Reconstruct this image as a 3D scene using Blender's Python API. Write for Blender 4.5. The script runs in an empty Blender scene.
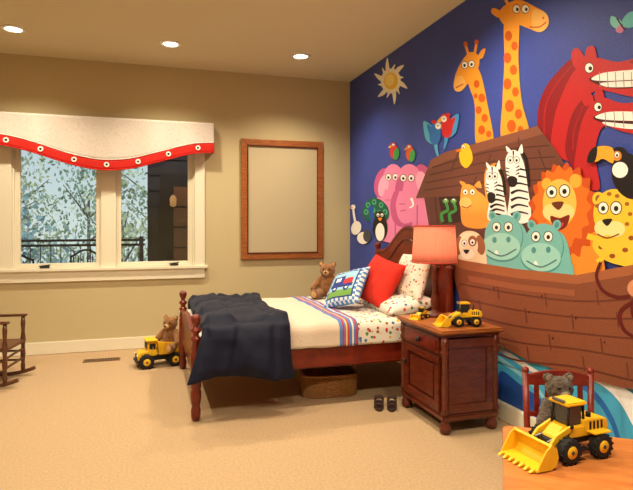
import bpy,bmesh,math,random
from mathutils import Vector,Matrix,Euler,noise
random.seed(7)
S=bpy.context.scene
try: S.view_settings.view_transform='Standard'
except Exception: pass
# ---------------------------------------------------------------- room metrics (metres)
TH=math.radians(17.2);F=546.0;CX=316.5;HY=225.0;H=1.333
XR=2.344; YB=6.2; ZC=3.066; XL=-3.0; YF=-1.6

# ---------------------------------------------------------------- materials
def lin(c):
    return tuple(((v/255)/12.92 if v/255<=0.04045 else ((v/255+0.055)/1.055)**2.4) for v in c[:3])+(1,)
_m={}
def mat(name,c,rough=.5,bump=0,bscale=60,spec=.4,metal=0,var=0,vscale=8,emit=0,sheen=0):
    if name in _m: return _m[name]
    m=bpy.data.materials.new(name);m.use_nodes=True;nt=m.node_tree;b=nt.nodes['Principled BSDF']
    b.inputs['Base Color'].default_value=lin(c);b.inputs['Roughness'].default_value=rough
    b.inputs['Specular IOR Level'].default_value=spec;b.inputs['Metallic'].default_value=metal
    if sheen: b.inputs['Sheen Weight'].default_value=sheen
    if emit:
        b.inputs['Emission Color'].default_value=lin(c);b.inputs['Emission Strength'].default_value=emit
    tc=nt.nodes.new('ShaderNodeTexCoord')
    if var:
        n=nt.nodes.new('ShaderNodeTexNoise');n.inputs['Scale'].default_value=vscale;n.inputs['Detail'].default_value=5
        nt.links.new(tc.outputs['Object'],n.inputs['Vector'])
        r=nt.nodes.new('ShaderNodeValToRGB')
        a=lin([max(0,x*(1-var)) for x in c]);d=lin([min(255,x*(1+var)) for x in c])
        r.color_ramp.elements[0].position=.3;r.color_ramp.elements[0].color=a
        r.color_ramp.elements[1].position=.7;r.color_ramp.elements[1].color=d
        nt.links.new(n.outputs['Fac'],r.inputs['Fac']);nt.links.new(r.outputs['Color'],b.inputs['Base Color'])
    if bump:
        n=nt.nodes.new('ShaderNodeTexNoise');n.inputs['Scale'].default_value=bscale;n.inputs['Detail'].default_value=3
        nt.links.new(tc.outputs['Object'],n.inputs['Vector'])
        bp=nt.nodes.new('ShaderNodeBump');bp.inputs['Strength'].default_value=bump;bp.inputs['Distance'].default_value=.01
        nt.links.new(n.outputs['Fac'],bp.inputs['Height']);nt.links.new(bp.outputs['Normal'],b.inputs['Normal'])
    _m[name]=m;return m
def wood(name,c1,c2,sc=(3,3,30),rough=.35,spec=.5):
    if name in _m: return _m[name]
    m=mat(name,c1,rough,spec=spec);nt=m.node_tree;b=nt.nodes['Principled BSDF']
    tc=nt.nodes.new('ShaderNodeTexCoord');mp=nt.nodes.new('ShaderNodeMapping');mp.inputs['Scale'].default_value=sc
    n=nt.nodes.new('ShaderNodeTexNoise');n.inputs['Scale'].default_value=2.5;n.inputs['Detail'].default_value=6;n.inputs['Distortion'].default_value=.8
    r=nt.nodes.new('ShaderNodeValToRGB');r.color_ramp.elements[0].position=.32;r.color_ramp.elements[1].position=.68
    r.color_ramp.elements[0].color=lin(c1);r.color_ramp.elements[1].color=lin(c2)
    nt.links.new(tc.outputs['Object'],mp.inputs['Vector']);nt.links.new(mp.outputs['Vector'],n.inputs['Vector'])
    nt.links.new(n.outputs['Fac'],r.inputs['Fac']);nt.links.new(r.outputs['Color'],b.inputs['Base Color'])
    return m
def printed(name,base,cols,scale=14,th=.33):
    """cloth with scattered coloured motifs"""
    m=mat(name,base,.8,bump=.15,bscale=300,spec=.15);nt=m.node_tree;b=nt.nodes['Principled BSDF']
    tc=nt.nodes.new('ShaderNodeTexCoord');v=nt.nodes.new('ShaderNodeTexVoronoi');v.inputs['Scale'].default_value=scale
    nt.links.new(tc.outputs['Object'],v.inputs['Vector'])
    sep=nt.nodes.new('ShaderNodeSeparateColor');nt.links.new(v.outputs['Color'],sep.inputs[0])
    r=nt.nodes.new('ShaderNodeValToRGB');r.color_ramp.interpolation='CONSTANT'
    e=r.color_ramp.elements;e[0].position=0;e[0].color=lin(cols[0]);e[1].position=1/len(cols);e[1].color=lin(cols[1])
    for i in range(2,len(cols)):
        k=e.new(i/len(cols));k.color=lin(cols[i])
    nt.links.new(sep.outputs[0],r.inputs['Fac'])
    lt=nt.nodes.new('ShaderNodeMath');lt.operation='LESS_THAN';lt.inputs[1].default_value=th
    nt.links.new(v.outputs['Distance'],lt.inputs[0])
    mx=nt.nodes.new('ShaderNodeMix');mx.data_type='RGBA';mx.inputs[6].default_value=lin(base)
    nt.links.new(lt.outputs[0],mx.inputs[0]);nt.links.new(r.outputs['Color'],mx.inputs[7])
    nt.links.new(mx.outputs[2],b.inputs['Base Color']);return m

M_wall=mat('wall_paint',(197,182,142),.75,bump=.12,bscale=90,spec=.2)
M_ceil=mat('ceiling_paint',(214,204,170),.85,bump=.1,bscale=90,spec=.1)
M_blue=mat('mural_blue',(58,76,164),.55,bump=.35,bscale=110,spec=.35,var=.05,vscale=1.5)
M_trim=mat('trim_white',(232,225,203),.4)
M_carpet=mat('carpet_beige',(184,156,122),.95,bump=.45,bscale=240,spec=.05,var=.05,vscale=70)
M_red=wood('cherry_wood',(92,24,12),(124,40,20),(4,4,4),.28)
M_red2=wood('cherry_wood_dark',(78,28,17),(108,46,26),(4,4,18),.3)
M_oak=wood('oak_honey',(132,72,30),(172,100,44),(5,5,25),.4)
M_tab=wood('table_wood',(186,108,52),(208,132,68),(3,14,3),.3)
M_rock=wood('rocker_wood',(72,40,24),(105,62,36),(5,5,20),.4)
M_black=mat('black_plastic',(22,22,24),.5)
M_rub=mat('rubber',(28,27,27),.8)
M_yel=mat('toy_yellow',(236,186,34),.35,var=.03)
M_grey=mat('grey_metal',(120,122,125),.35,metal=.6)
M_dgrey=mat('dark_grey',(62,62,66),.5)
M_white=mat('white',(240,238,232),.6)

# ---------------------------------------------------------------- mesh helpers
def empty(name,loc=(0,0,0),rz=0,sc=1):
    e=bpy.data.objects.new(name,None);S.collection.objects.link(e)
    e.location=loc;e.rotation_euler=(0,0,rz);e.scale=(sc,)*3;e.empty_display_size=.1
    return e
def fin(bm,name,par,mats,smooth=False,loc=(0,0,0),rot=(0,0,0)):
    me=bpy.data.meshes.new(name);bm.normal_update();bm.to_mesh(me);bm.free()
    if not isinstance(mats,(list,tuple)): mats=[mats]
    for k in mats: me.materials.append(k)
    if smooth:
        for p in me.polygons: p.use_smooth=True
    o=bpy.data.objects.new(name,me);S.collection.objects.link(o)
    o.location=loc;o.rotation_euler=rot
    if par: o.parent=par
    return o
def box(par,name,c,s,m,bev=.004,rot=(0,0,0)):
    bm=bmesh.new();bmesh.ops.create_cube(bm,size=1)
    for v in bm.verts: v.co=Vector((v.co.x*s[0],v.co.y*s[1],v.co.z*s[2]))
    if bev: 
        bev=min(bev,min(s)*.45);bmesh.ops.bevel(bm,geom=bm.edges[:],offset=bev,segments=2,affect='EDGES')
    return fin(bm,name,par,m,False,c,rot)
def cyl(par,name,p0,p1,r0,m,r1=None,seg=20):
    r1=r0 if r1 is None else r1
    p0=Vector(p0);p1=Vector(p1);d=p1-p0
    bm=bmesh.new();bmesh.ops.create_cone(bm,cap_ends=True,segments=seg,radius1=r0,radius2=r1,depth=d.length)
    q=d.to_track_quat('Z','Y').to_matrix().to_4x4();bmesh.ops.transform(bm,matrix=Matrix.Translation((p0+p1)/2)@q,verts=bm.verts)
    for f in bm.faces: f.smooth=len(f.verts)==4
    return fin(bm,name,par,m)
def sph(par,name,c,r,m,rot=(0,0,0),seg=20):
    if not hasattr(r,'__len__'): r=(r,r,r)
    bm=bmesh.new();bmesh.ops.create_uvsphere(bm,u_segments=seg,v_segments=max(8,seg//2+2),radius=1)
    for v in bm.verts: v.co=Vector((v.co.x*r[0],v.co.y*r[1],v.co.z*r[2]))
    return fin(bm,name,par,m,True,c,rot)
def lathe(par,name,prof,loc,m,seg=24,rot=(0,0,0)):
    bm=bmesh.new();rings=[]
    for r,z in prof:
        rings.append([bm.verts.new((max(r,.0004)*math.cos(2*math.pi*k/seg),max(r,.0004)*math.sin(2*math.pi*k/seg),z)) for k in range(seg)])
    for a,b in zip(rings,rings[1:]):
        for k in range(seg): bm.faces.new((a[k],a[(k+1)%seg],b[(k+1)%seg],b[k]))
    bm.faces.new(rings[0][::-1]);bm.faces.new(rings[-1])
    return fin(bm,name,par,m,True,loc,rot)
def extr(par,name,pts,t,m,axis='y',c=(0,0,0),rot=(0,0,0),bev=.002):
    """pts 2d polygon; axis = extrusion axis. y: pts=(x,z); x: pts=(y,z); z: pts=(x,y)"""
    bm=bmesh.new()
    def P(a,b,w): return {'y':(a,w,b),'x':(w,a,b),'z':(a,b,w)}[axis]
    A=[bm.verts.new(P(a,b,-t/2)) for a,b in pts];B=[bm.verts.new(P(a,b,t/2)) for a,b in pts]
    bm.faces.new(A);bm.faces.new(B[::-1]);n=len(pts)
    for i in range(n): bm.faces.new((A[i],B[i],B[(i+1)%n],A[(i+1)%n]))
    bmesh.ops.recalc_face_normals(bm,faces=bm.faces)
    o=fin(bm,name,par,m,False,c,rot)
    if bev:
        k=o.modifiers.new('b','BEVEL');k.width=bev;k.segments=2;k.limit_method='ANGLE'
    return o
def tube(par,name,pts,r,m,closed=False,smooth=True):
    cu=bpy.data.curves.new(name,'CURVE');cu.dimensions='3D';cu.bevel_depth=r;cu.bevel_resolution=3;cu.use_fill_caps=True
    sp=cu.splines.new('BEZIER' if smooth else 'POLY')
    if smooth:
        sp.bezier_points.add(len(pts)-1)
        for b,p in zip(sp.bezier_points,pts): b.co=p;b.handle_left_type=b.handle_right_type='AUTO'
    else:
        sp.points.add(len(pts)-1)
        for b,p in zip(sp.points,pts): b.co=(*p,1)
    sp.use_cyclic_u=closed
    o=bpy.data.objects.new(name,cu);S.collection.objects.link(o);cu.materials.append(m)
    if par:o.parent=par
    return o
def blob(par,name,ells,m,vox=.008,caps=(),rough=0):
    """one continuous surface fused from ellipsoids and tapered capsules"""
    bm=bmesh.new()
    L=[(Vector(c),r,(0,0,0) if len(e)<3 else e[2]) for e in ells for c,r in [e[:2]]]
    for p0,p1,r0,r1 in caps:
        p0=Vector(p0);p1=Vector(p1)
        for k in range(9):
            t=k/8;rr=r0+(r1-r0)*t;L.append((p0.lerp(p1,t),(rr,rr,rr),(0,0,0)))
    for c,r,ro in L:
        g=bmesh.ops.create_icosphere(bm,subdivisions=3,radius=1)['verts']
        R=Euler(ro).to_matrix()
        for v in g: v.co=R@Vector((v.co.x*r[0],v.co.y*r[1],v.co.z*r[2]))+c
    o=fin(bm,name,par,m,True)
    k=o.modifiers.new('r','REMESH');k.mode='VOXEL';k.voxel_size=vox;k.use_smooth_shade=True
    k=o.modifiers.new('s','SMOOTH');k.factor=.5;k.iterations=4
    if rough:
        t=bpy.data.textures.new(name+'_fur','CLOUDS');t.noise_scale=.012
        k=o.modifiers.new('d','DISPLACE');k.texture=t;k.strength=rough;k.mid_level=.5
    return o
def grid(par,name,fn,nu,nv,mats,pat=None,smooth=True,solid=0,sub=0,off=0):
    bm=bmesh.new();V=[[bm.verts.new(fn(i/nu,j/nv)) for j in range(nv+1)] for i in range(nu+1)]
    for i in range(nu):
        for j in range(nv):
            f=bm.faces.new((V[i][j],V[i+1][j],V[i+1][j+1],V[i][j+1]));f.smooth=smooth
            if pat: f.material_index=pat((i+.5)/nu,(j+.5)/nv)
    o=fin(bm,name,par,mats,smooth)
    if solid:
        k=o.modifiers.new('s','SOLIDIFY');k.thickness=solid;k.offset=off
    if sub:
        k=o.modifiers.new('u','SUBSURF');k.levels=sub;k.render_levels=sub
    return o
def pillow(par,name,w,h,t,mats,pat=None,loc=(0,0,0),rot=(0,0,0),n=36,seed=0):
    """pillow standing in local x(width) z(height), thickness along y; front faces -y"""
    bm=bmesh.new();fr={}
    def pt(u,v,s):
        a=u*2-1;b=v*2-1
        pin=1-.07*(1-abs(a)**2)*abs(b)**4;pin2=1-.07*(1-abs(b)**2)*abs(a)**4
        th=t/2*((1-abs(a)**3.0)*(1-abs(b)**3.0))**.55
        th*=1+.12*noise.noise(Vector((a*2.2+seed,b*2.2,s)))
        return (a*w/2*pin2,s*th,b*h/2*pin)
    G={}
    for s in (-1,1):
        for i in range(n+1):
            for j in range(n+1):
                edge=i in(0,n) or j in(0,n)
                if edge and s==1: G[s,i,j]=G[-1,i,j]
                else: G[s,i,j]=bm.verts.new(pt(i/n,j/n,s))
        for i in range(n):
            for j in range(n):
                q=[G[s,i,j],G[s,i+1,j],G[s,i+1,j+1],G[s,i,j+1]]
                f=bm.faces.new(q if s==-1 else q[::-1])
                if pat: f.material_index=pat((i+.5)/n,(j+.5)/n,s)
    return fin(bm,name,par,mats,True,loc,rot)

# ---------------------------------------------------------------- room shell
def multibox(name,boxes,m):
    bm=bmesh.new()
    for (x0,x1,y0,y1,z0,z1) in boxes:
        g=bmesh.ops.create_cube(bm,size=1)['verts']
        for v in g: v.co=Vector(((x0+x1)/2+v.co.x*(x1-x0),(y0+y1)/2+v.co.y*(y1-y0),(z0+z1)/2+v.co.z*(z1-z0)))
    return fin(bm,name,None,m)
WX0,WX1,WZ0,WZ1=-1.31,0.50,.87,2.36
multibox('floor',[(XL-.2,XR+.2,YF-.2,YB+.2,-.1,0)],M_carpet)
multibox('ceiling',[(XL-.2,XR+.2,YF-.2,YB+.2,ZC,ZC+.1)],M_ceil)
multibox('wall_back',[(XL-.2,WX0,YB,YB+.2,0,ZC),(WX1,XR+.2,YB,YB+.2,0,ZC),(WX0,WX1,YB,YB+.2,0,WZ0),(WX0,WX1,YB,YB+.2,WZ1,ZC)],M_wall)
multibox('wall_right',[(XR,XR+.2,YF-.2,YB,0,ZC)],M_blue)
multibox('wall_left',[(XL-.2,XL,YF-.2,YB,0,ZC)],M_wall)
multibox('wall_front',[(XL,XR,YF-.2,YF,0,ZC)],M_wall)
def baseb(name,c,s): box(None,name,c,s,M_trim,.006)
baseb('baseboard_back',((XL+XR)/2,YB-.009,.065),(XR-XL-.04,.018,.13))
baseb('baseboard_right',(XR-.017,(YF+YB)/2,.06),(.034,YB-YF-.04,.12))
baseb('baseboard_left',(XL+.009,(YF+YB)/2,.065),(.018,YB-YF-.04,.13))

# ---------------------------------------------------------------- recessed ceiling lights; both nearer rows are unseen, added as fill
M_lamp=mat('lamp_glow',(255,240,212),.5,emit=14)
for ly,pw,sz,bl in((5.39,100,132,.9),(3.1,88,150,.7),(0.8,105,150,.7)):
    for lx in(-1.13,.21,1.50):
        e=empty('recessed_and_fill_light',(lx,ly,ZC))
        lathe(e,'trim_ring',[(.068,-.001),(.068,-.010),(.075,-.014),(.098,-.008),(.102,-.001)],(0,0,0),M_white,32)
        lathe(e,'lens',[(.0,-.006),(.067,-.006),(.067,-.002),(.0,-.002)],(0,0,0),M_lamp,24)
        l=bpy.data.lights.new('downlight','SPOT');l.energy=pw*1.5;l.color=(1,.86,.63);l.spot_size=math.radians(sz);l.spot_blend=bl;l.shadow_soft_size=.06
        o=bpy.data.objects.new('downlight',l);S.collection.objects.link(o);o.parent=e;o.location=(0,0,-.03)

# ---------------------------------------------------------------- window
w=empty('window_1',(0,YB,0))
def wb(n,x0,x1,z0,z1,y0,y1,m=M_trim,b=.004): return box(w,n,((x0+x1)/2,(y0+y1)/2,(z0+z1)/2),(x1-x0,y1-y0,z1-z0),m,b)
wb('casing_right',.50,.61,.76,2.45,-.03,0);wb('casing_left',-1.42,-1.31,.76,2.45,-.03,0)
wb('casing_top',-1.42,.61,2.36,2.46,-.032,-.001)
wb('stool',-1.45,.64,.855,.885,-.055,0);wb('apron',-1.42,.61,.745,.855,-.028,0)
wb('mullion',-.47,-.32,.87,2.36,-.012,.1)
wb('jamb_l',-1.31,-1.29,.87,2.36,-.002,.15);wb('jamb_r',.48,.50,.87,2.36,-.002,.15);wb('jamb_b',-1.29,.48,.87,.885,-.002,.15);wb('jamb_t',-1.29,.48,2.34,2.36,-.002,.15)
gm=bpy.data.materials.new('window_glass');gm.use_nodes=True;nt=gm.node_tree;nt.nodes.clear()
o_=nt.nodes.new('ShaderNodeOutputMaterial');mx=nt.nodes.new('ShaderNodeMixShader');mx.inputs[0].default_value=.05
tr=nt.nodes.new('ShaderNodeBsdfTransparent');tr.inputs[0].default_value=(.93,.97,.96,1);gl=nt.nodes.new('ShaderNodeBsdfGlossy');gl.inputs['Roughness'].default_value=.02
nt.links.new(tr.outputs[0],mx.inputs[1]);nt.links.new(gl.outputs[0],mx.inputs[2]);nt.links.new(mx.outputs[0],o_.inputs[0])
for k,(a,b) in enumerate(((-1.29,-.47),(-.32,.48))):
    t=.05
    wb(f'sash_{k}_l',a,a+t,.885,2.34,.02,.07);wb(f'sash_{k}_r',b-t,b,.885,2.34,.02,.07)
    wb(f'sash_{k}_b',a+t,b-t,.885,.935,.02,.07);wb(f'sash_{k}_t',a+t,b-t,2.29,2.34,.02,.07)
    wb(f'glass_{k}',a+t,b-t,.935,2.29,.042,.046,gm,0)
    cx=(a+b)/2+(-.08 if k==0 else .25)
    box(w,f'crank_base_{k}',(cx-.05,.0,.90),(.09,.035,.02),M_dgrey,.005)
    box(w,f'crank_arm_{k}',(cx-.05,-.02,.915),(.11,.014,.012),M_dgrey,.004,(0,-.12,0))
# valance
M_val=printed('valance_fabric',(214,204,194),[(204,190,180),(208,196,188),(198,186,178)],45,.30)
M_vred=mat('valance_red',(196,38,30),.75,bump=.1,bscale=200,spec=.2)
v=empty('window_valance',(-.405,YB,0))
hw=1.10
def zb(x):
    s=min(1,abs(x)/hw);return 1.905+.225*(.5-.5*math.cos(math.pi*s))
def yv(x,t): return -.135-.008*math.sin(x*17)*(.3+t)
def vf(a,b):
    x=-hw+2*hw*a;z=2.45+(zb(x)+.105-2.45)*b;return (x,yv(x,b),z)
grid(v,'fabric',vf,90,12,M_val,solid=.008)
def vr(a,b):
    x=-hw+2*hw*a;z=zb(x)+.108-.108*b;return (x,yv(x,1)-.004,z)
grid(v,'red_band',vr,90,4,M_vred,solid=.009)
tube(v,'piping',[(-hw+2*hw*i/40,yv(-hw+2*hw*i/40,1)-.011,zb(-hw+2*hw*i/40)+.108) for i in range(41)],.005,M_white)
tube(v,'piping_low',[(-hw+2*hw*i/40,yv(-hw+2*hw*i/40,1)-.011,zb(-hw+2*hw*i/40)+.0) for i in range(41)],.007,M_vred)
for k in range(7):
    x=-.93+k*.31
    lathe(v,f'grommet_{k}',[(.012,0),(.012,.004),(.026,.005),(.028,0)],(x,yv(x,1)-.009,zb(x)+.055),M_white,20,(math.pi/2,0,0))
    sph(v,f'button_{k}',(x,yv(x,1)-.01,zb(x)+.055),(.014,.006,.014),M_black)
for sx in(-1,1):
    box(v,f'return_{sx}',(sx*hw,-.07,2.345),(.008,.135,.21),M_val,.002)
    box(v,f'return_red_{sx}',(sx*(hw+.001),-.07,2.185),(.010,.137,.11),M_vred,.002)
box(v,'board',(0,-.068,2.446),(2*hw,.13,.015),M_val,.003)

# ---------------------------------------------------------------- wall frame
f=empty('framed_pinboard',(1.505,YB,1.628))
M_bd=mat('pinboard_cloth',(192,178,146),.85,bump=.2,bscale=300,spec=.1)
box(f,'board',(0,-.012,0),(.86,.02,1.26),M_bd,.001)
def framebar(n,pts,rot=0): extr(f,n,pts,.032,M_oak,'y',(0,-.018,0),bev=.006)
a,b,c_,d_=.49,.415,.69,.615
framebar('frame_l',[(-a,-c_),(-b,-d_),(-b,d_),(-a,c_)]);framebar('frame_r',[(a,-c_),(a,c_),(b,d_),(b,-d_)])
framebar('frame_t',[(-a,c_),(-b,d_),(b,d_),(a,c_)]);framebar('frame_b',[(-a,-c_),(a,-c_),(b,-d_),(-b,-d_)])
for sx,sz,x,z in((.012,1.25,-b,0),(.012,1.25,b,0),(.84,.012,0,d_),(.84,.012,0,-d_)):
    box(f,'inner_bead',(x,-.036,z),(sx,.012,sz),M_red2,.004)

# ================================================================= MURAL
# outlines were traced from the photo once and converted to metres on the wall plane (y,z)
def W(u,v):
    a=math.atan((u-CX)/F)+TH;y=XR/math.tan(a);d=XR*math.sin(TH)+y*math.cos(TH)
    return y,min(ZC-.004,max(.125,H+(HY-v)*d/F))
mur=empty('noahs_ark_wall_mural',(XR,0,0))
layer=[0]
class G:
    def __init__(s,name): s.name=name;s.bm=bmesh.new();s.m=[];
    def mi(s,c):
        k=mat('paint_%d_%d_%d'%c,c,.5,bump=.25,bscale=110,spec=.35)
        if k not in s.m: s.m.append(k)
        return s.m.index(k)
    def add(s,pts,c):
        layer[0]+=1;x=-.0015-layer[0]*.00005
        out=[]
        for u,v in pts:
            y,z=W(u,v)
            if not out or (abs(out[-1][0]-y)+abs(out[-1][1]-z))>1e-5: out.append((y,z))
        f=s.bm.faces.new([s.bm.verts.new((x,y,z)) for y,z in out]);f.normal_update()
        if f.normal.x>0: f.normal_flip()
        f.material_index=s.mi(c)
    def P(s,c,pts,sharp=False):
        if sharp:
            q=[]
            n=len(pts)
            for i in range(n):
                a=pts[i];b=pts[(i+1)%n]
                for k in range(6): q.append((a[0]+(b[0]-a[0])*k/6,a[1]+(b[1]-a[1])*k/6))
            s.add(q,c);return
        n=len(pts);q=[]
        for i in range(n):
            p0,p1,p2,p3=pts[i-1],pts[i],pts[(i+1)%n],pts[(i+2)%n]
            for k in range(6):
                t=k/6;q.append(tuple(.5*(2*p1[j]+(p2[j]-p0[j])*t+(2*p0[j]-5*p1[j]+4*p2[j]-p3[j])*t*t+(3*p1[j]-p0[j]-3*p2[j]+p3[j])*t**3) for j in(0,1)))
        s.add(q,c)
    def E(s,c,x,y,rx,ry,rot=0,n=26):
        r=math.radians(rot);s.add([(x+rx*math.cos(t)*math.cos(r)-ry*math.sin(t)*math.sin(r),y+rx*math.cos(t)*math.sin(r)+ry*math.sin(t)*math.cos(r)) for t in [2*math.pi*k/n for k in range(n)]],c)
    def L(s,c,pts,w0,w1=None):
        w1=w0 if w1 is None else w1
        q=[];n=len(pts)
        ext=[pts[0]]+list(pts)+[pts[-1]]
        for i in range(n-1):
            p0,p1,p2,p3=ext[i:i+4]
            for k in range(6):
                t=k/6;q.append(tuple(.5*(2*p1[j]+(p2[j]-p0[j])*t+(2*p0[j]-5*p1[j]+4*p2[j]-p3[j])*t*t+(3*p1[j]-p0[j]-3*p2[j]+p3[j])*t**3) for j in(0,1)))
        q.append(pts[-1]);A=[];B=[];m=len(q)
        for i in range(m):
            a=q[max(0,i-1)];b=q[min(m-1,i+1)];dx,dy=b[0]-a[0],b[1]-a[1];l=math.hypot(dx,dy) or 1
            ww=(w0+(w1-w0)*i/(m-1))/2;A.append((q[i][0]-dy/l*ww,q[i][1]+dx/l*ww));B.append((q[i][0]+dy/l*ww,q[i][1]-dx/l*ww))
        s.add(A+B[::-1],c)
    def eye(s,x,y,r=3.2,dx=0,dy=.5):
        s.E((30,20,20),x,y,r*1.12,r*1.3);s.E((250,250,245),x,y,r*.95,r*1.12);s.E((20,15,20),x+dx,y+dy,r*.42,r*.5)
    def done(s): fin(s.bm,s.name,mur,s.m)
BK=(24,18,22);WH=(250,250,250)
g=G('sun')
SW=(255,253,238)
for k in range(12):
    a=2*math.pi*k/12+.1;r=20 if k%2==0 else 15
    def pp(rr,da): return (391+rr*.88*math.cos(a+da),81+rr*1.2*math.sin(a+da))
    g.P(SW,[pp(8,-.2),pp(r*.7,-.02),pp(r,.22),pp(r*.72,.26),pp(8,.24)])
g.E(SW,391,81,10,12.5);g.E((252,216,84),391,81,7,8.6);g.E((255,238,150),390,80,4.6,5.8)
g.done()
g=G('butterfly')
g.P((120,205,205),[(622,22),(612,16),(611,24),(618,29)]);g.P((90,190,200),[(622,22),(630,12),(640,14),(638,24),(628,28)]);g.P((200,120,170),[(620,25),(616,31),(622,33),(625,27)]);g.L(BK,[(617,18),(625,30)],1.6)
g.done()
g=G('sea_waves')
g.P((72,176,222),[(497,338),(530,356),(580,374),(640,388),(760,410),(900,440),(900,900),(640,500),(560,440),(497,415)],True)
g.P((38,84,172),[(500,372),(520,384),(545,402),(575,430),(600,460),(520,430),(498,412)])
g.L(WH,[(497,346),(520,362),(545,378),(570,402),(590,440)],5,3)
g.L((150,214,236),[(498,358),(518,372),(540,392),(556,420)],5,2)
g.P(WH,[(588,378),(606,388),(622,405),(640,436),(670,470),(700,470),(660,420),(625,388)])
g.L((36,110,190),[(575,380),(596,396),(612,420),(622,450)],7,4)
g.L((170,225,240),[(650,395),(700,430),(760,470),(820,520)],9)
g.done()
g=G('giraffe_1')
O=(244,164,52);SP=(206,92,26)
g.P(O,[(466,72),(474,64),(481,74),(487,100),(494,146),(477,146),(475,105),(470,88)])
for x,y,r in((477,84,3),(482,98,3.4),(479,110,3),(485,118,3.2),(482,130,3.5),(489,134,2.6),(476,96,2)): g.E(SP,x,y,r,r*1.3)
g.P(O,[(454,86),(456,74),(463,60),(471,52),(479,56),(479,67),(472,78),(463,90),(457,91)])
g.P((246,190,100),[(454,86),(456,78),(462,76),(466,84),(461,91),(456,91)])
g.L(O,[(469,55),(466,45)],2.6);g.L(O,[(475,54),(477,43)],2.6);g.E(SP,466,44,2.2,2.4);g.E(SP,477,42,2.2,2.4)
g.P(O,[(478,58),(482,50),(486,49),(483,58)]);g.eye(465,65,3);g.eye(472,64,3);g.L(SP,[(456,88),(460,86),(464,84)],1.2)
g.done()
g=G('giraffe_2')
g.P(O,[(505,22),(519,18),(519,60),(522,100),(530,140),(503,142),(503,100),(505,60)])
for x,y,r in((509,36,3.6),(515,46,3.2),(508,58,3.8),(514,70,3.6),(508,84,4),(516,92,3.4),(510,106,4.4),(519,114,3.6),(512,126,4.4),(521,130,3)): g.E(SP,x,y,r,r*1.4)
g.P(O,[(499,15),(506,5),(520,0),(536,7),(547,14),(548,25),(540,32),(528,28),(516,24),(506,26)])
g.P((246,190,100),[(534,10),(547,14),(549,25),(541,32),(533,27)])
g.L(O,[(509,5),(503,-6)],3);g.L(O,[(516,3),(518,-8)],3);g.E(SP,502,-8,2.6,3);g.E(SP,518,-10,2.6,3)
g.P(O,[(502,12),(494,8),(492,13),(500,18)]);g.eye(517,9,3.6,1);g.eye(526,9,3.6,1);g.L(SP,[(530,27),(540,27),(547,22)],1.4);g.E(SP,544,18,1,1.4)
g.done()
g=G('horse_1')
RD=(192,36,42);DR=(140,20,32)
g.P(DR,[(538,132),(539,108),(546,88),(558,72),(573,58),(582,60),(568,84),(560,104),(556,130),(556,156),(543,146)])
g.L((168,30,38),[(545,138),(546,108),(556,86),(572,66)],2,1)
g.P(RD,[(553,150),(555,118),(563,94),(573,74),(586,60),(600,58),(618,62),(640,58),(664,60),(668,86),(640,97),(612,92),(599,90),(589,96),(581,108),(576,126),(574,160)])
g.P((70,8,16),[(590,80),(602,74),(630,70),(662,68),(662,84),(636,88),(610,88)])
g.P(WH,[(592,79),(604,73),(632,70),(662,68),(660,77),(630,80),(604,81)]);g.P(WH,[(602,83),(630,81),(658,80),(656,85),(630,87),(608,87)])
for x in (600,608,616,624,632,641): g.L((150,140,140),[(x,72),(x+1,87)],.8)
g.P(RD,[(576,68),(572,54),(578,48),(586,60)]);g.P(RD,[(586,61),(588,48),(595,47),(597,60)])
g.eye(590,68,4.2,1.2);g.E(DR,634,62,3,2);g.done()
g=G('horse_2')
g.P(DR,[(567,156),(568,132),(574,112),(585,98),(595,97),(586,120),(580,150),(582,178)])
g.L((168,30,38),[(574,150),(575,130),(584,106)],2,1)
g.P(RD,[(576,178),(578,144),(584,118),(594,102),(606,98),(622,103),(644,102),(668,104),(672,130),(648,136),(622,131),(606,126),(599,136),(596,156),(600,190)])
g.P((70,8,16),[(594,118),(608,112),(640,112),(666,114),(660,130),(634,130),(610,125)])
g.P(WH,[(596,117),(610,112),(640,112),(664,115),(660,122),(636,121),(608,120)]);g.P(WH,[(604,122),(630,124),(656,125),(650,129),(630,129),(610,126)])
for x in (606,615,624,634): g.L((150,140,140),[(x,112),(x+1,128)],.8)
g.P(RD,[(586,106),(582,94),(588,89),(595,101)]);g.P(RD,[(596,100),(597,90),(603,90),(605,100)]);g.eye(599,107,3.8,1.2);g.done()
g=G('elephants')
PK=(238,138,188);PD=(200,90,148);PL=(250,176,212)
g.P(PK,[(376,200),(392,190),(420,188),(429,200),(430,226),(430,246),(380,240),(376,224)])
g.E(PD,383,183,8,15,12);g.E(PK,394,182,11,18);g.E(PL,384,186,5,11,12)
g.L(PK,[(389,190),(385,205),(388,216),(395,214)],7,4);g.eye(389,177,2.8);g.eye(396,177,2.8);g.L(PD,[(386,200),(391,200)],1)
g.E(PD,424,180,9,16,-12);g.E(PK,410,183,13,19);g.E(PL,423,183,6,12,-12);g.E(PD,400,186,4,10,10)
g.L(PD,[(399,193),(395,206),(399,222),(413,223)],9.5,6);g.L(PK,[(404,192),(400,206),(404,220),(413,219)],8,5);g.eye(404,178,3);g.eye(412,178,3)
g.L(PD,[(400,204),(406,204)],1);g.L(PD,[(401,211),(407,210)],1);g.L(WH,[(412,198),(414,205),(410,208)],2.6,1)
g.L(PD,[(418,205),(418,240)],1.2);g.L(PD,[(396,222),(396,240)],1.2);g.done()
g=G('small_birds')
for x,y,c1,c2 in((395,152,(200,50,50),(60,150,80)),(411,154,(220,90,40),(70,170,90))):
    g.E(c1,x,y,4.5,7);g.E(c2,x+2,y+2,3,6,10);g.E(c1,x-1,y-6,3.2,3.4);g.L((240,190,60),[(x-3,y-6),(x-6,y-4)],2,.5);g.eye(x-1,y-7,1.3)
g.done()
g=G('macaws')
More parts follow.
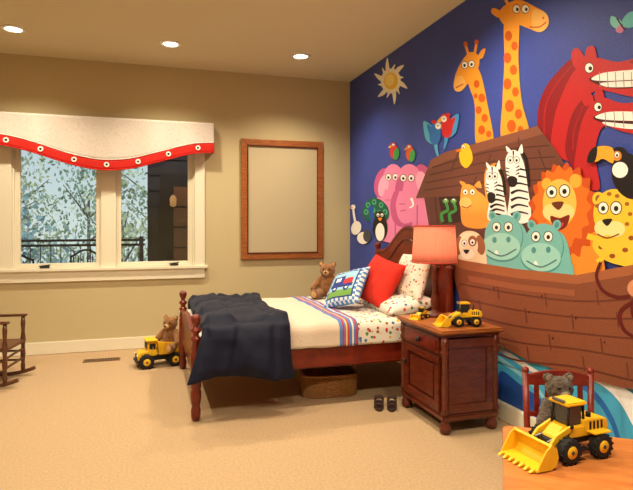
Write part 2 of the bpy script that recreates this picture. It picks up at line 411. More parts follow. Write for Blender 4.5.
for x,y,s,cb,cw in((436,136,-1,(48,120,206),(90,190,230)),(448,129,1,(212,44,50),(70,160,226))):
    g.L(cw,[(x,y),(x-s*1,y+12),(x-s*3,y+20)],5,1.5)
    g.P(cw,[(x,y-6),(x+s*11,y-15),(x+s*11,y-4),(x+s*8,y+5),(x,y+8)]);g.P(cb,[(x,y-5),(x+s*8,y-12),(x+s*6,y-2),(x+s*3,y+3)])
    g.P(cb,[(x-5,y-6),(x,y-12),(x+5,y-8),(x+5,y+4),(x,y+9),(x-5,y+5)]);g.E(cb,x-s*2,y-10,5,5.4);g.E(WH,x-s*3,y-10,2.8,3.2);g.eye(x-s*3,y-11,1.4)
    g.P((235,180,60),[(x-s*6,y-12),(x-s*10,y-7),(x-s*6,y-7)]);g.E((212,44,50),x+s*1,y-14,2.6,2)
g.done()
g=G('peacock')
g.P((18,96,84),[(366,204),(372,198),(380,199),(388,206),(390,216),(384,222),(370,222),(363,214)])
for x,y in((369,205),(375,202),(382,205),(386,212),(367,212),(374,210),(380,213)): g.E((72,180,110),x,y,2.3,2.8);g.E((30,50,140),x,y,1,1.3)
g.L((30,80,180),[(375,228),(373,218),(372,210)],5,3);g.E((30,80,180),372,209,3,3.4);g.done()
g=G('ostrich_and_penguin')
g.E(WH,357,228,5,7,15);g.L(WH,[(357,226),(355,216),(354,208)],2.2);g.E(WH,354,207,2.4,2.4);g.L((230,160,60),[(353,207),(350,209)],1.6,.5);g.L(BK,[(360,234),(362,244)],1)
g.E(WH,364,238,6,6);g.E((70,70,80),368,236,4,6)
g.E(BK,381,228,7.5,13);g.E(WH,381,232,4.6,9);g.E(BK,381,216,5,5);g.eye(379,215,1.5);g.eye(383,215,1.5);g.P((240,150,40),[(379,218),(383,218),(381,221)])
g.done()
g=G('ark_cabin')
g.P((98,56,50),[(424,190),(560,180),(578,290),(470,270),(432,236)],True)
for x in(436,452,530): g.L((70,36,36),[(x,195),(x+6,250)],1.4)
g.P((60,30,34),[(440,197),(462,196),(465,222),(444,224)],True)
g.P((112,66,54),[(417,198),(432,160),(447,152),(539,126),(556,148),(570,170),(577,192),(540,192),(480,195)],True)
g.P((136,84,66),[(432,160),(447,152),(539,126),(545,134),(450,160),(428,170)],True)
for k in range(1,5):
    t=k/5;g.L((82,46,40),[(432-14*t+4,160+38*t),(490,142+50*t),(545+30*t,134+57*t)],1.4)
for x0,y0,x1,y1 in((460,152,452,172),(492,154,488,176),(520,138,522,160),(478,176,472,194),(540,150,548,172)): g.L((82,46,40),[(x0,y0),(x1,y1)],1.2)
g.done()
g=G('snakes_and_chick')
for x in(447,455): g.L((60,150,70),[(x-3,222),(x-4,214),(x+2,210),(x,202)],3.4,2.6);g.E((90,180,80),x,201,3,2.4);g.eye(x,200,1.2)
g.P((250,200,40),[(461,152),(466,145),(472,149),(474,160),(468,168),(462,163)]);g.E((250,200,40),467,148,4.4,4.6);g.eye(465,147,1.5);g.P((240,120,30),[(461,149),(457,151),(462,152)])
g.done()
g=G('camels')
C=(236,160,66)
g.P(C,[(463,188),(470,184),(478,190),(488,200),(490,226),(466,226),(462,208)]);g.E(C,471,197,9,12);g.E((244,190,110),467,203,6,6);g.P(C,[(476,186),(481,181),(483,188)]);g.P(C,[(464,186),(461,181),(467,183)]);g.eye(467,192,2.4);g.eye(474,192,2.4);g.L((150,70,30),[(463,206),(468,208),(473,205)],1.1)
g.P(C,[(486,182),(488,170),(494,164),(500,164),(504,172),(505,200),(490,206)]);g.E(C,494,176,8,11);g.E((244,190,110),491,184,5,5);g.eye(490,172,2.2);g.eye(496,172,2.2)
g.done()
def zebra(n,x,y,h,w):
    g=G(n)
    g.P(WH,[(x,y+8),(x+w*.9,y+4),(x+w*1.4,y+h*.5),(x+w*1.6,y+h),(x-w*.2,y+h),(x-w*.1,y+h*.6)])
    for k in range(7): yy=y+14+k*(h-16)/7;g.L(BK,[(x+w*.0,yy+4),(x+w*.6,yy+1),(x+w*1.45,yy+3)],3,1.2)
    g.L(BK,[(x+w*.6,y-6),(x+w*1.25,y+6),(x+w*1.5,y+h*.5)],4,2.5)
    g.P(WH,[(x+w*.1,y-2),(x-w*.4,y-8),(x-w*.3,y-2)]);g.P(WH,[(x+w*.6,y-2),(x+w*.9,y-10),(x+w*1.0,y-1)])
    g.P(WH,[(x-w*.4,y+3),(x+w*.2,y-4),(x+w*.85,y+2),(x+w*.7,y+16),(x+w*.45,y+30),(x-w*.1,y+31),(x-w*.4,y+18)])
    g.P(BK,[(x-w*.28,y+24),(x+w*.1,y+22),(x+w*.52,y+25),(x+w*.4,y+32),(x,y+33),(x-w*.2,y+31)])
    for k in range(3): g.L(BK,[(x-w*.4,y+14+k*3.4),(x-w*.1,y+15+k*3.4)],1.6,.6);g.L(BK,[(x+w*.7,y+12+k*3.4),(x+w*.4,y+14+k*3.4)],1.6,.6)
    g.L(BK,[(x+w*.2,y-3),(x+w*.2,y+4)],1.8,.6)
    g.eye(x-w*.05,y+6,2.8);g.eye(x+w*.48,y+6,2.8);g.done()
zebra('zebra_1',492,170,50,10);zebra('zebra_2',513,154,66,12)
def spiky(g,c,x,y,rx,ry,n,dep):
    p=[]
    for k in range(n*2):
        a=math.pi*k/n;q=1 if k%2==0 else 1-dep;p.append((x+rx*q*math.cos(a),y+ry*q*math.sin(a)))
    g.P(c,p)
g=G('lion')
g.P((236,148,50),[(545,215),(590,215),(604,250),(604,282),(560,286),(545,260)])
spiky(g,(206,84,26),566,212,36,50,17,.14);spiky(g,(232,118,36),564,207,30,42,15,.14)
g.E((246,180,66),549,184,5,6);g.E((246,180,66),578,181,6,7);g.E((250,198,88),562,203,17,24);g.E((253,222,150),553,212,8,8);g.E((253,222,150),568,212,9,8)
g.P((120,30,20),[(553,216),(562,218),(572,215),(569,226),(562,230),(555,225)]);g.P((225,80,80),[(557,224),(566,223),(562,229)]);g.P((110,50,30),[(554,203),(566,202),(561,210)])
g.eye(554,192,5);g.eye(567,191,5.2);g.done()
g=G('leopard')
Y=(250,204,60)
g.P(Y,[(596,240),(610,228),(640,226),(668,236),(672,268),(640,268),(612,262),(598,252)])
for x,y in((604,247),(615,256),(628,250),(640,258),(634,238),(650,245)): g.E((150,80,30),x,y,3,2.4)
g.E(Y,601,199,6,7);g.E(Y,638,194,8,9);g.E((160,90,40),601,199,3,4);g.E((160,90,40),638,194,4,5)
g.E(Y,617,214,21,25);g.E((254,232,160),606,228,9,8);g.E((254,232,160),618,229,10,8);g.P(BK,[(605,220),(615,219),(610,226)])
g.L((120,50,20),[(600,234),(610,238),(622,234)],1.4)
for x,y in((612,194),(620,196),(630,204),(633,214),(600,206),(630,224)): g.E((170,100,30),x,y,2.4,2)
g.eye(606,208,5);g.eye(619,208,5.4);g.L(Y,[(590,236),(600,240),(610,252),(600,262)],6,5);g.done()
g=G('toucan')
g.E(BK,632,176,17,24,-20);g.E(BK,622,158,10,11);g.E(WH,623,170,8,8);g.E((240,150,50),620,156,4.6,5);g.eye(620,155,2.6)
g.P((250,176,50),[(616,149),(606,146),(597,149),(592,158),(598,162),(606,159),(616,163)]);g.P(BK,[(600,147),(593,151),(590,162),(598,161)]);g.P((206,60,40),[(640,190),(660,186),(664,202),(642,202)]);g.done()
def hippo(n,x,y,s):
    g=G(n);T=(118,192,194);D=(74,150,156);Lt=(156,218,214)
    g.P(T,[(x-20*s,y+4*s),(x-4*s,y-14*s),(x+18*s,y-12*s),(x+26*s,y+10*s),(x+26*s,y+34*s),(x-20*s,y+32*s)])
    g.E(T,x-11*s,y-20*s,4*s,5*s,-20);g.E(T,x+13*s,y-20*s,4*s,5*s,20);g.E(D,x-11*s,y-20*s,2*s,3*s,-20);g.E(D,x+13*s,y-20*s,2*s,3*s,20)
    g.E(D,x+.5,y+1,19.5*s,22*s);g.E(T,x,y,19*s,21.5*s);g.E(D,x-2*s,y+12*s,19.5*s,14*s,5);g.E(Lt,x-2*s,y+10.5*s,19*s,13.5*s,5)
    g.E(D,x-9*s,y+4*s,2.2*s,3*s);g.E(D,x+5*s,y+3.5*s,2.2*s,3*s);g.L((60,110,120),[(x-16*s,y+14*s),(x-2*s,y+20*s),(x+13*s,y+13*s)],1.3)
    g.P(WH,[(x-9*s,y+17*s),(x-5*s,y+18*s),(x-7*s,y+14*s)]);g.eye(x-7*s,y-9*s,4*s);g.eye(x+5*s,y-9*s,4.1*s);g.done()
hippo('hippo_1',506,236,1.0);hippo('hippo_2',546,246,1.05)
g=G('sheepdog')
g.P((236,220,188),[(460,242),(466,232),(478,232),(486,242),(488,270),(464,268)]);g.E((150,96,64),461,246,4,10,10);g.E((150,96,64),483,245,4.5,10,-10);g.E((242,230,204),471,246,9.5,13)
g.E((150,96,64),475,241,4.4,5.4);g.E((250,246,232),470,254,6.4,5);g.P(BK,[(466,250),(472,250),(469,254)]);g.eye(467,243,2.6);g.eye(475,242,2.6);g.done()
g=G('ark_hull')
BR=(134,76,52)
g.P(BR,[(452,262),(470,268),(520,276),(580,282),(640,272),(720,256),(900,220),(900,450),(760,418),(640,390),(580,376),(530,360),(500,344),(478,326),(464,304)],True)
g.P((166,98,64),[(449,256),(470,261),(520,269),(580,275),(640,264),(720,248),(900,210),(900,222),(720,258),(640,274),(580,284),(520,278),(470,270),(452,264)],True)
for o_,c in((14,(104,52,38)),(30,(104,52,38)),(46,(104,52,38)),(62,(104,52,38)),(80,(98,48,36))):
    g.L(c,[(456+o_*.42,270+o_*.98),(520,280+o_),(580,287+o_),(640,281+o_*1.25),(720,268+o_*1.6),(900,236+o_*2.2)],1.8,2.2)
for x,y in((500,284),(548,292),(600,290),(482,300),(528,308),(575,314),(620,312),(500,326),(552,334),(604,338),(530,346),(586,356),(630,362)): g.L((104,52,38),[(x,y),(x+2,y+15)],1.5)
for x,y in((497,288),(545,296),(532,312),(579,318),(608,342),(556,338)): g.E((80,38,28),x,y,1,1.2)
g.P((156,90,60),[(470,275),(520,284),(578,290),(578,296),(520,290),(472,281)],True)
g.done()
g=G('monkey')
K=(96,24,24)
g.L(K,[(604,262),(600,276),(606,290),(620,297),(634,296)],3,4);g.L(K,[(640,300),(624,312),(628,330),(645,340)],5,3)
g.E(K,650,308,16,20);g.E((214,150,110),640,288,9,9);g.done()

# ================================================================= BED
bed=empty('bed',(0,4.5,0))
FPX=.315
def post(name,x,y,h,r=.036):
    k=h
    prof=[(.022,0),(.030,.02),(.034,.07),(.026,.10),(.034,.13),(r,.16),(r,.20),(.030,.215),(r,.23),(r,.46),(.028,.475),(.036,.49)]
    top=[(.024,k-.19),(.034,k-.175),(.034,k-.16),(.020,k-.15),(.020,k-.135),(.036,k-.115),(.038,k-.105),(.018,k-.09),(.016,k-.08),(.028,k-.06),(.035,k-.035),(.030,k-.012),(.012,k-.001),(0,k)]
    mid=[] if k<.9 else [(.030,.60),(.036,.72),(.030,.84)]
    lathe(bed,name,prof+mid+top,(x,y,0),M_red,24)
for yy,n in((-.70,'near'),(.70,'far')):
    post('foot_post_'+n,FPX,yy,.725,.036);post('head_post_'+n,2.272,yy,1.16,.038)
    box(bed,'side_rail_'+n,(1.29,yy,.37),(1.93,.028,.15),M_red,.006)
    box(bed,'rail_bead_'+n,(1.29,yy*1.02,.31),(1.91,.012,.012),M_red,.004)
def arch(hwid,z0,zs,zp,n=24,shoulder=.62):
    p=[(-hwid,z0),(hwid,z0)]
    for i in range(n+1):
        s=1-2*i/n;a=abs(s)
        z=zs if a>.86 else zs+(zp-zs)*(.5+.5*math.cos(math.pi*a/.86))
        p.append((s*hwid,z))
    return p
extr(bed,'footboard_panel',arch(.67,.26,.54,.60),.026,M_red,'x',(FPX,0,0),bev=.004)
extr(bed,'headboard_panel',arch(.67,.30,1.06,1.30),.03,M_red,'x',(2.275,0,0),bev=.004)
cap=[(2.272,y,z+.008) for y,z in arch(.68,0,1.06,1.30)[2:]]
tube(bed,'headboard_moulding',cap,.022,M_red)
cap=[(FPX,y,z+.006) for y,z in arch(.68,0,.54,.60)[2:]]
tube(bed,'footboard_moulding',cap,.018,M_red)
cap=[(2.256,y*.86,z-.07) for y,z in arch(.68,0,1.06,1.28)[2:]]
tube(bed,'headboard_inner_bead',cap,.008,M_red2)
for yy in(-.38,0,.38): box(bed,'headboard_raised_panel',(2.257,yy,.86),(.012,.30,.26),M_red2,.006)
box(bed,'mattress',(1.29,0,.50),(1.88,1.36,.22),M_white,.05)
box(bed,'slat_base',(1.29,0,.37),(1.88,1.36,.05),M_oak,.004)
def resample(p,n):
    L=[0]
    for a,b in zip(p,p[1:]): L.append(L[-1]+math.hypot(b[0]-a[0],b[1]-a[1]))
    out=[]
    for k in range(n+1):
        s=L[-1]*k/n;i=0
        while i<len(L)-2 and L[i+1]<s: i+=1
        t=(s-L[i])/(L[i+1]-L[i]);out.append((p[i][0]+(p[i+1][0]-p[i][0])*t,p[i][1]+(p[i+1][1]-p[i][1])*t))
    return out
def drape(name,x0,x1,prof,m,nx=40,ns=90,amp=.006,fr=6,solid=.006,seed=0,pat=None,mats=None):
    P=resample(prof,ns)
    def fn(a,b):
        y,z=P[min(ns,round(b*ns))];x=x0+(x1-x0)*a
        q=amp*noise.noise(Vector((x*fr,b*9*fr/6,seed)))
        return (x,y-q*.6*(1 if y<0 else -1),z+q)
    return grid(bed,name,fn,nx,ns,mats or m,pat,solid=solid)
bp=[(.735,.45),(.735,.57),(.72,.60),(.68,.622),(.3,.626),(-.3,.626),(-.67,.622),(-.705,.605),(-.725,.575),(-.728,.445)]
M_spread=mat('bedspread_cream',(214,196,176),.85,bump=.4,bscale=70,spec=.1,sheen=.2)
drape('bedspread',.38,1.36,bp,M_spread,50,90,.012,6,.010,1)
M_sb=mat('stripe_blue',(84,124,186),.8);M_sr=mat('stripe_red',(190,44,44),.8);M_sw=mat('stripe_cream',(232,222,204),.8);M_sy=mat('stripe_yellow',(222,190,100),.8)
seq=[0,0,1,0,3,1,0,0,2,0,1,0]
drape('striped_border',1.345,1.49,bp,None,12,90,.010,6,.016,1,lambda a,b:seq[int(a*12)],[M_sb,M_sr,M_sw,M_sy])
M_print=printed('printed_sheet',(222,216,204),[(196,60,50),(70,110,170),(220,170,70),(90,140,90),(196,60,50),(150,90,60)],26,.32)
drape('printed_sheet',1.48,2.2,bp,M_print,40,90,.010,6,.008,3)
# comforter
M_navy=mat('comforter_navy',(13,17,38),.7,bump=.25,bscale=40,spec=.2,sheen=.05)
cp=[(.775,.40),(.775,.56),(.745,.62),(.68,.660),(.4,.675),(0,.672),(-.4,.672),(-.66,.665),(-.735,.635),(-.785,.56),(-.81,.45),(-.83,.285)]
CP=resample(cp,110)
def cf(a,b):
    y,z=CP[min(110,round(b*110))];hang=max(0,(.62-z)/.35) if y<0 else 0
    xl=.355-.12*hang;xr=.97+.03*noise.noise(Vector((b*6,2,0)))+.02*hang
    x=xl+(xr-xl)*a
    nn=noise.noise(Vector((x*4.5,b*7,5)))*.046+noise.noise(Vector((x*11,b*16,9)))*.016
    q=.026*min(1,abs(math.sin(a*math.pi*2.5))*2)*min(1,abs(math.sin(b*math.pi*5))*2)
    e=min(1,min(a,1-a)/.08);ed=-.025*(1-e)
    off=nn+q+ed
    if y<-.70: 
        f_=.035*math.sin(a*9+1)*hang
        return (x,y-max(off,-.005)-f_,z+.025*math.sin(a*5)*hang)
    if y>.74: return (x,y+off,z)
    return (x,y,z+max(off,-.03))
grid(bed,'comforter',cf,60,110,M_navy,solid=.06,off=1,sub=1)
FX=-math.pi/2   # front (-y) turned to face -x
pillow(bed,'sleeping_pillow_near',.64,.42,.16,M_print,None,(1.98,-.36,.69),(math.radians(-80),0,FX),seed=1)
pillow(bed,'sleeping_pillow_far',.64,.42,.16,M_print,None,(1.98,.36,.70),(math.radians(-72),0,FX),seed=2)
b1=empty('white_print_cushion');b2=empty('red_cushion');b3=empty('truck_cushion')
M_pr2=printed('white_print_fabric',(226,222,208),[(200,90,80),(120,150,90),(210,170,90)],30,.28)
pillow(b1,'cushion_body',.44,.42,.14,M_pr2,None,(2.08,4.08,.905),(math.radians(-20),math.radians(-5),FX+.10),seed=3)
M_cr=mat('cushion_red',(204,50,38),.8,bump=.2,bscale=250,spec=.15)
pillow(b2,'cushion_body',.44,.42,.15,M_cr,None,(1.86,4.23,.86),(math.radians(-28),math.radians(10),FX+.20),seed=4)
T=[mat('tc_blue',(78,136,204),.8),mat('tc_white',(222,228,230),.8),mat('tc_green',(110,160,70),.8),mat('tc_sky',(150,196,222),.8),mat('tc_red',(190,50,46),.8),mat('tc_navy',(36,52,130),.8)]
def tp(u,v,s):
    if s==1: return 0
    if min(u,v,1-u,1-v)<.13:
        return 0 if (int(u*16)+int(v*16))%2 else 1
    if min(u,v,1-u,1-v)<.165: return 5
    if .20<u<.80 and .40<v<.48: return 5
    if .22<u<.54 and .48<=v<.72:
        return 1 if (.28<u<.42 and .58<v<.67) else 5
    if .54<u<.78 and .48<=v<.62: return 4
    if ((u-.34)**2+(v-.37)**2<.0065) or ((u-.66)**2+(v-.37)**2<.0065): return 5 if ((u-.34)**2+(v-.37)**2>.001 and (u-.66)**2+(v-.37)**2>.001) else 1
    return 2 if v<.32 else 3
pillow(b3,'cushion_body',.40,.38,.13,T,tp,(1.61,4.34,.80),(math.radians(-42),math.radians(-14),FX+.5),n=56,seed=6)

# ---------------------------------------------------------------- teddy
def teddy(name,loc,rz,sc,c,c2,parent=None,rx=0,rough=.006):
    e=empty(name,loc,rz,sc);e.rotation_euler=(rx,0,rz)
    if parent: e.parent=parent
    m=mat(name.split('.')[0]+'_fur',c,.95,bump=1,bscale=220,spec=.05,var=.14,vscale=40,sheen=.3);m2=mat(name.split('.')[0]+'_pad',c2,.9,bump=.5,bscale=200,spec=.05)
    blob(e,'body',[((0,0,.10),(.078,.068,.098)),((0,-.008,.24),(.068,.062,.060)),((0,-.055,.225),(.032,.034,.027)),((-.054,.0,.292),(.025,.014,.026)),((.054,.0,.292),(.025,.014,.026)),
      ((-.088,-.155,.046),(.034,.022,.044)),((.088,-.155,.046),(.034,.022,.044))],m,.006,
      [((-.06,-.01,.165),(-.115,-.07,.085),.030,.027),((.06,-.01,.165),(.115,-.07,.085),.030,.027),((-.05,-.03,.045),(-.085,-.14,.038),.042,.034),((.05,-.03,.045),(.085,-.14,.038),.042,.034)],rough)
    sph(e,'muzzle',(0,-.074,.222),(.026,.022,.021),m2);sph(e,'nose',(0,-.097,.230),(.011,.007,.008),M_black)
    tube(e,'mouth',[(-.012,-.091,.212),(0,-.096,.216),(.012,-.091,.212)],.0015,M_black)
    for s in(-1,1):
        sph(e,f'eye_{s}',(s*.026,-.064,.256),.0075,M_black);sph(e,f'ear_inner_{s}',(s*.054,-.013,.292),(.015,.005,.016),m2);sph(e,f'foot_pad_{s}',(s*.088,-.176,.046),(.022,.005,.028),m2)
    return e
teddy('teddy_bear',(1.66,5.0,.632),-.5,1.1,(146,98,56),(200,160,110))

# ================================================================= NIGHTSTAND
ns=empty('nightstand',(1.985,3.355,0))
box(ns,'carcass',(0,0,.35),(.37,.58,.50),M_red2,.004)
box(ns,'top',(0,0,.652),(.46,.67,.028),M_oak,.010);box(ns,'top_moulding',(0,0,.630),(.42,.63,.022),M_red2,.008)
box(ns,'base_moulding',(0,0,.105),(.41,.62,.04),M_red2,.010)
for sx in(-1,1):
    for sy in(-1,1):
        lathe(ns,'bun_foot',[(.02,0),(.034,.012),(.038,.035),(.032,.06),(.024,.07),(.034,.085)],(sx*.17,sy*.27,0),M_red2)
        lathe(ns,'corner_column',[(.022,0),(.026,.02),(.017,.04),(.022,.15),(.018,.36),(.026,.38),(.026,.40),(.018,.41),(.026,.43),(.022,.49)],(sx*.185,sy*.290,.13),M_red2,16)
box(ns,'drawer_front',(-.192,0,.555),(.022,.50,.115),M_red2,.008);box(ns,'drawer_inset',(-.205,0,.555),(.008,.44,.07),M_red,.004)
sph(ns,'drawer_knob',(-.222,0,.555),(.016,.018,.018),M_black)
for n,c,s in(('door_rail_t',(-.195,0,.462),(.022,.50,.05)),('door_rail_b',(-.195,0,.16),(.022,.50,.06)),('door_stile_l',(-.195,-.22,.31),(.022,.06,.255)),('door_stile_r',(-.195,.22,.31),(.022,.06,.255))): box(ns,n,c,s,M_red2,.005)
box(ns,'door_panel',(-.190,0,.31),(.016,.34,.22),M_red2,.008);sph(ns,'door_knob',(-.220,.21,.36),(.014,.016,.016),M_black)
for n,c,s in(('side_rail_t',(0,-.294,.575),(.33,.014,.06)),('side_rail_b',(0,-.294,.16),(.33,.014,.06)),('side_stile_l',(-.14,-.294,.367),(.05,.014,.356)),('side_stile_r',(.14,-.294,.367),(.05,.014,.356))): box(ns,n,c,s,M_red2,.004)
# lamp
la=empty('table_lamp',(2.0,3.55,.667))
lathe(la,'base',[(.070,0),(.074,.012),(.062,.025),(.030,.035),(.018,.05),(.026,.075),(.030,.11),(.022,.15),(.013,.17),(.020,.18),(.012,.20),(.017,.25),(.020,.29),(.012,.33),(.016,.345),(.009,.355),(.008,.42)],(0,0,0),M_red2,28)
sm=bpy.data.materials.new('lampshade_coral');sm.use_nodes=True;nt=sm.node_tree;b=nt.nodes['Principled BSDF'];b.inputs['Base Color'].default_value=lin((218,138,120));b.inputs['Roughness'].default_value=.9
b.inputs['Emission Color'].default_value=lin((236,140,116));b.inputs['Emission Strength'].default_value=.12
tl=nt.nodes.new('ShaderNodeBsdfTranslucent');tl.inputs[0].default_value=lin((236,180,156));mx=nt.nodes.new('ShaderNodeMixShader');mx.inputs[0].default_value=.42
nt.links.new(b.outputs[0],mx.inputs[1]);nt.links.new(tl.outputs[0],mx.inputs[2]);nt.links.new(mx.outputs[0],nt.nodes['Material Output'].inputs[0])
def shade(a,bb):
    r=.162-.018*bb;t=2*math.pi*a;r+=.0016*math.sin(t*60);return (r*math.cos(t),r*math.sin(t),.395+.265*bb)
grid(la,'shade',shade,240,4,sm,solid=.002)
for z,r in((.396,.163),(.659,.145)): tube(la,'shade_trim',[(r*math.cos(k*math.pi/8),r*math.sin(k*math.pi/8),z) for k in range(16)],.005,mat('shade_trim',(190,70,50),.8),True)
sph(la,'bulb',(0,0,.47),(.03,.03,.04),mat('bulb',(255,230,190),.5,emit=4))
l=bpy.data.lights.new('bulb_light','POINT');l.energy=5.5;l.color=(1,.82,.6);l.shadow_soft_size=.05
o=bpy.data.objects.new('bulb_light',l);S.collection.objects.link(o);o.parent=la;o.location=(0,0,.56)

# ================================================================= toys
def wheel(par,name,c,r,wd,hub=M_yel):
    x,y,z=c;q=wd/2
    lathe(par,name+'_tire',[(r*.5,-q*.9),(r*.82,-q),(r*.96,-q*.8),(r,-q*.4),(r,q*.4),(r*.96,q*.8),(r*.82,q),(r*.5,q*.9)],c,M_rub,28,(math.pi/2,0,0))
    lathe(par,name+'_hub',[(r*.2,-q*1.03),(r*.5,-q*.96),(r*.53,-q*.5),(r*.53,q*.5),(r*.5,q*.96),(r*.2,q*1.03)],c,hub,20,(math.pi/2,0,0))
    lathe(par,name+'_cap',[(0,-q*1.15),(r*.16,-q*1.1),(r*.16,q*1.1),(0,q*1.15)],c,M_dgrey,10,(math.pi/2,0,0))
    bm=bmesh.new()
    for k in range(14):
        a=2*math.pi*k/14
        for s in(-1,1):
            g_=bmesh.ops.create_cube(bm,size=1)['verts']
            Mx=Matrix.Translation((x,y,z))@Matrix.Rotation(a+s*.1,4,'Y')@Matrix.Translation((r*1.0,s*q*.5,0))@Matrix.Rotation(s*.4,4,'X')@Matrix.Diagonal((r*.09,q*.9,r*.16,1))
            for v_ in g_: v_.co=Mx@v_.co
    fin(bm,name+'_tread',par,M_rub)
def loader(name,loc,rz,sc):
    e=empty(name,loc,rz,sc)
    box(e,'chassis',(.01,0,.075),(.26,.075,.035),M_dgrey,.005)
    extr(e,'engine_hood',[(.035,.09),(.175,.09),(.185,.12),(.175,.155),(.12,.165),(.035,.165)],.11,M_yel,'y',(0,0,0),bev=.006)
    box(e,'grille',(.182,0,.12),(.012,.08,.05),M_black,.003)
    for k in range(4): box(e,f'vent_{k}',(.075+k*.022,-.056,.135),(.010,.004,.035),M_black,.001);box(e,f'ventb_{k}',(.075+k*.022,.056,.135),(.010,.004,.035),M_black,.001)
    cyl(e,'exhaust',(.12,.03,.16),(.12,.03,.215),.007,M_black);cyl(e,'air_filter',(.09,-.03,.16),(.09,-.03,.185),.011,M_black)
    extr(e,'front_frame',[(-.12,.06),(-.02,.06),(.0,.12),(-.06,.14),(-.11,.10)],.07,M_yel,'y',bev=.005)
    box(e,'cab_floor',(0,0,.115),(.10,.11,.05),M_yel,.006)
    for sx,dx in((-.045,.008),(.045,0)):
        for sy in(-.046,.046): cyl(e,'cab_post',(sx,sy,.135),(sx+dx,sy*.93,.228),.0055,M_black,seg=10)
    box(e,'cab_roof',(.002,0,.235),(.115,.115,.016),M_yel,.006);box(e,'cab_window',(.002,0,.182),(.078,.082,.085),mat('toy_glass',(40,46,52),.1,spec=.8),.004)
    box(e,'light_bar',(-.05,0,.246),(.016,.07,.01),M_grey,.003)
    for s in(-1,1):
        extr(e,f'arm_{s}',[(-.035,.150),(-.02,.132),(-.11,.085),(-.165,.045),(-.175,.058),(-.12,.115)],.014,M_yel,'y',(0,s*.052,0),bev=.003)
        cyl(e,f'ram_{s}',(-.04,s*.036,.105),(-.15,s*.036,.085),.006,M_grey)
        cyl(e,f'pivot_{s}',(-.035,s*.045,.142),(-.035,s*.062,.142),.009,M_black)
        wheel(e,f'front_wheel_{s}',(-.075,s*.082,.054),.053,.044);wheel(e,f'rear_wheel_{s}',(.105,s*.082,.054),.053,.044)
        box(e,f'fender_{s}',(.105,s*.075,.112),(.10,.045,.008),M_yel,.003);box(e,f'step_{s}',(.012,s*.075,.05),(.045,.03,.008),M_black,.002)
    prof=[(-.275,.006),(-.20,.004),(-.172,.018),(-.160,.05),(-.168,.088),(-.195,.108),(-.205,.100),(-.180,.082),(-.174,.052),(-.184,.028),(-.205,.015),(-.275,.014)]
    extr(e,'bucket_shell',prof,.215,M_yel,'y',bev=.002)
    side=[(-.275,.006),(-.20,.004),(-.172,.018),(-.160,.05),(-.168,.088),(-.195,.108),(-.225,.085),(-.255,.04)]
    for s in(-1,1): extr(e,f'bucket_side_{s}',side,.007,M_yel,'y',(0,s*.108,0),bev=.001)
    for k in range(7): extr(e,f'tooth_{k}',[(-.300,.005),(-.27,.003),(-.27,.017),(-.285,.014)],.014,M_yel,'y',(0,-.093+k*.031,0),bev=.001)
    for k in range(5): box(e,f'bucket_rib_{k}',(-.158,-.08+k*.04,.05),(.006,.006,.07),M_yel,.002)
    return e
def dump(name,loc,rz,sc):
    e=empty(name,loc,rz,sc)
    box(e,'chassis',(0,0,.075),(.40,.10,.035),M_black,.005)
    extr(e,'hood',[(-.22,.07),(-.12,.07),(-.12,.15),(-.20,.142),(-.222,.12)],.15,M_yel,'y',bev=.008)
    box(e,'grille',(-.222,0,.10),(.008,.09,.045),M_black,.002);box(e,'bumper',(-.226,0,.062),(.02,.17,.025),M_dgrey,.004)
    box(e,'cab',(-.095,0,.165),(.085,.15,.13),M_yel,.010);box(e,'windshield',(-.139,0,.19),(.004,.12,.055),M_black,.002)
    for s in(-1,1):
        box(e,f'side_window_{s}',(-.095,s*.076,.19),(.055,.004,.05),M_black,.002)
        for k,x in enumerate((-.15,.10)): wheel(e,f'wheel_{k}_{s}',(x,s*.095,.062),.062,.055,M_yel)
        sph(e,f'headlight_{s}',(-.224,s*.06,.115),(.006,.012,.012),M_white)
        extr(e,f'bed_rib_{s}',[(-.02,.125),(.0,.125),(.0,.21),(-.02,.21)],.01,M_yel,'y',(0,s*.108,0));extr(e,f'bed_rib2_{s}',[(.10,.125),(.12,.125),(.12,.20),(.10,.20)],.01,M_yel,'y',(0,s*.108,0))
    bm=bmesh.new();V=[bm.verts.new(p) for p in((-.04,-.085,.11),(.19,-.085,.11),(.19,.085,.11),(-.04,.085,.11),(-.055,-.11,.235),(.245,-.11,.19),(.245,.11,.19),(-.055,.11,.235))]
    for q in((0,3,2,1),(0,1,5,4),(1,2,6,5),(2,3,7,6),(3,0,4,7)): bm.faces.new([V[i] for i in q])
    o=fin(bm,'tipper_body',e,M_yel);k=o.modifiers.new('s','SOLIDIFY');k.thickness=.008;k=o.modifiers.new('b','BEVEL');k.width=.003
    box(e,'canopy',(-.10,0,.240),(.10,.19,.010),M_yel,.003)
    return e
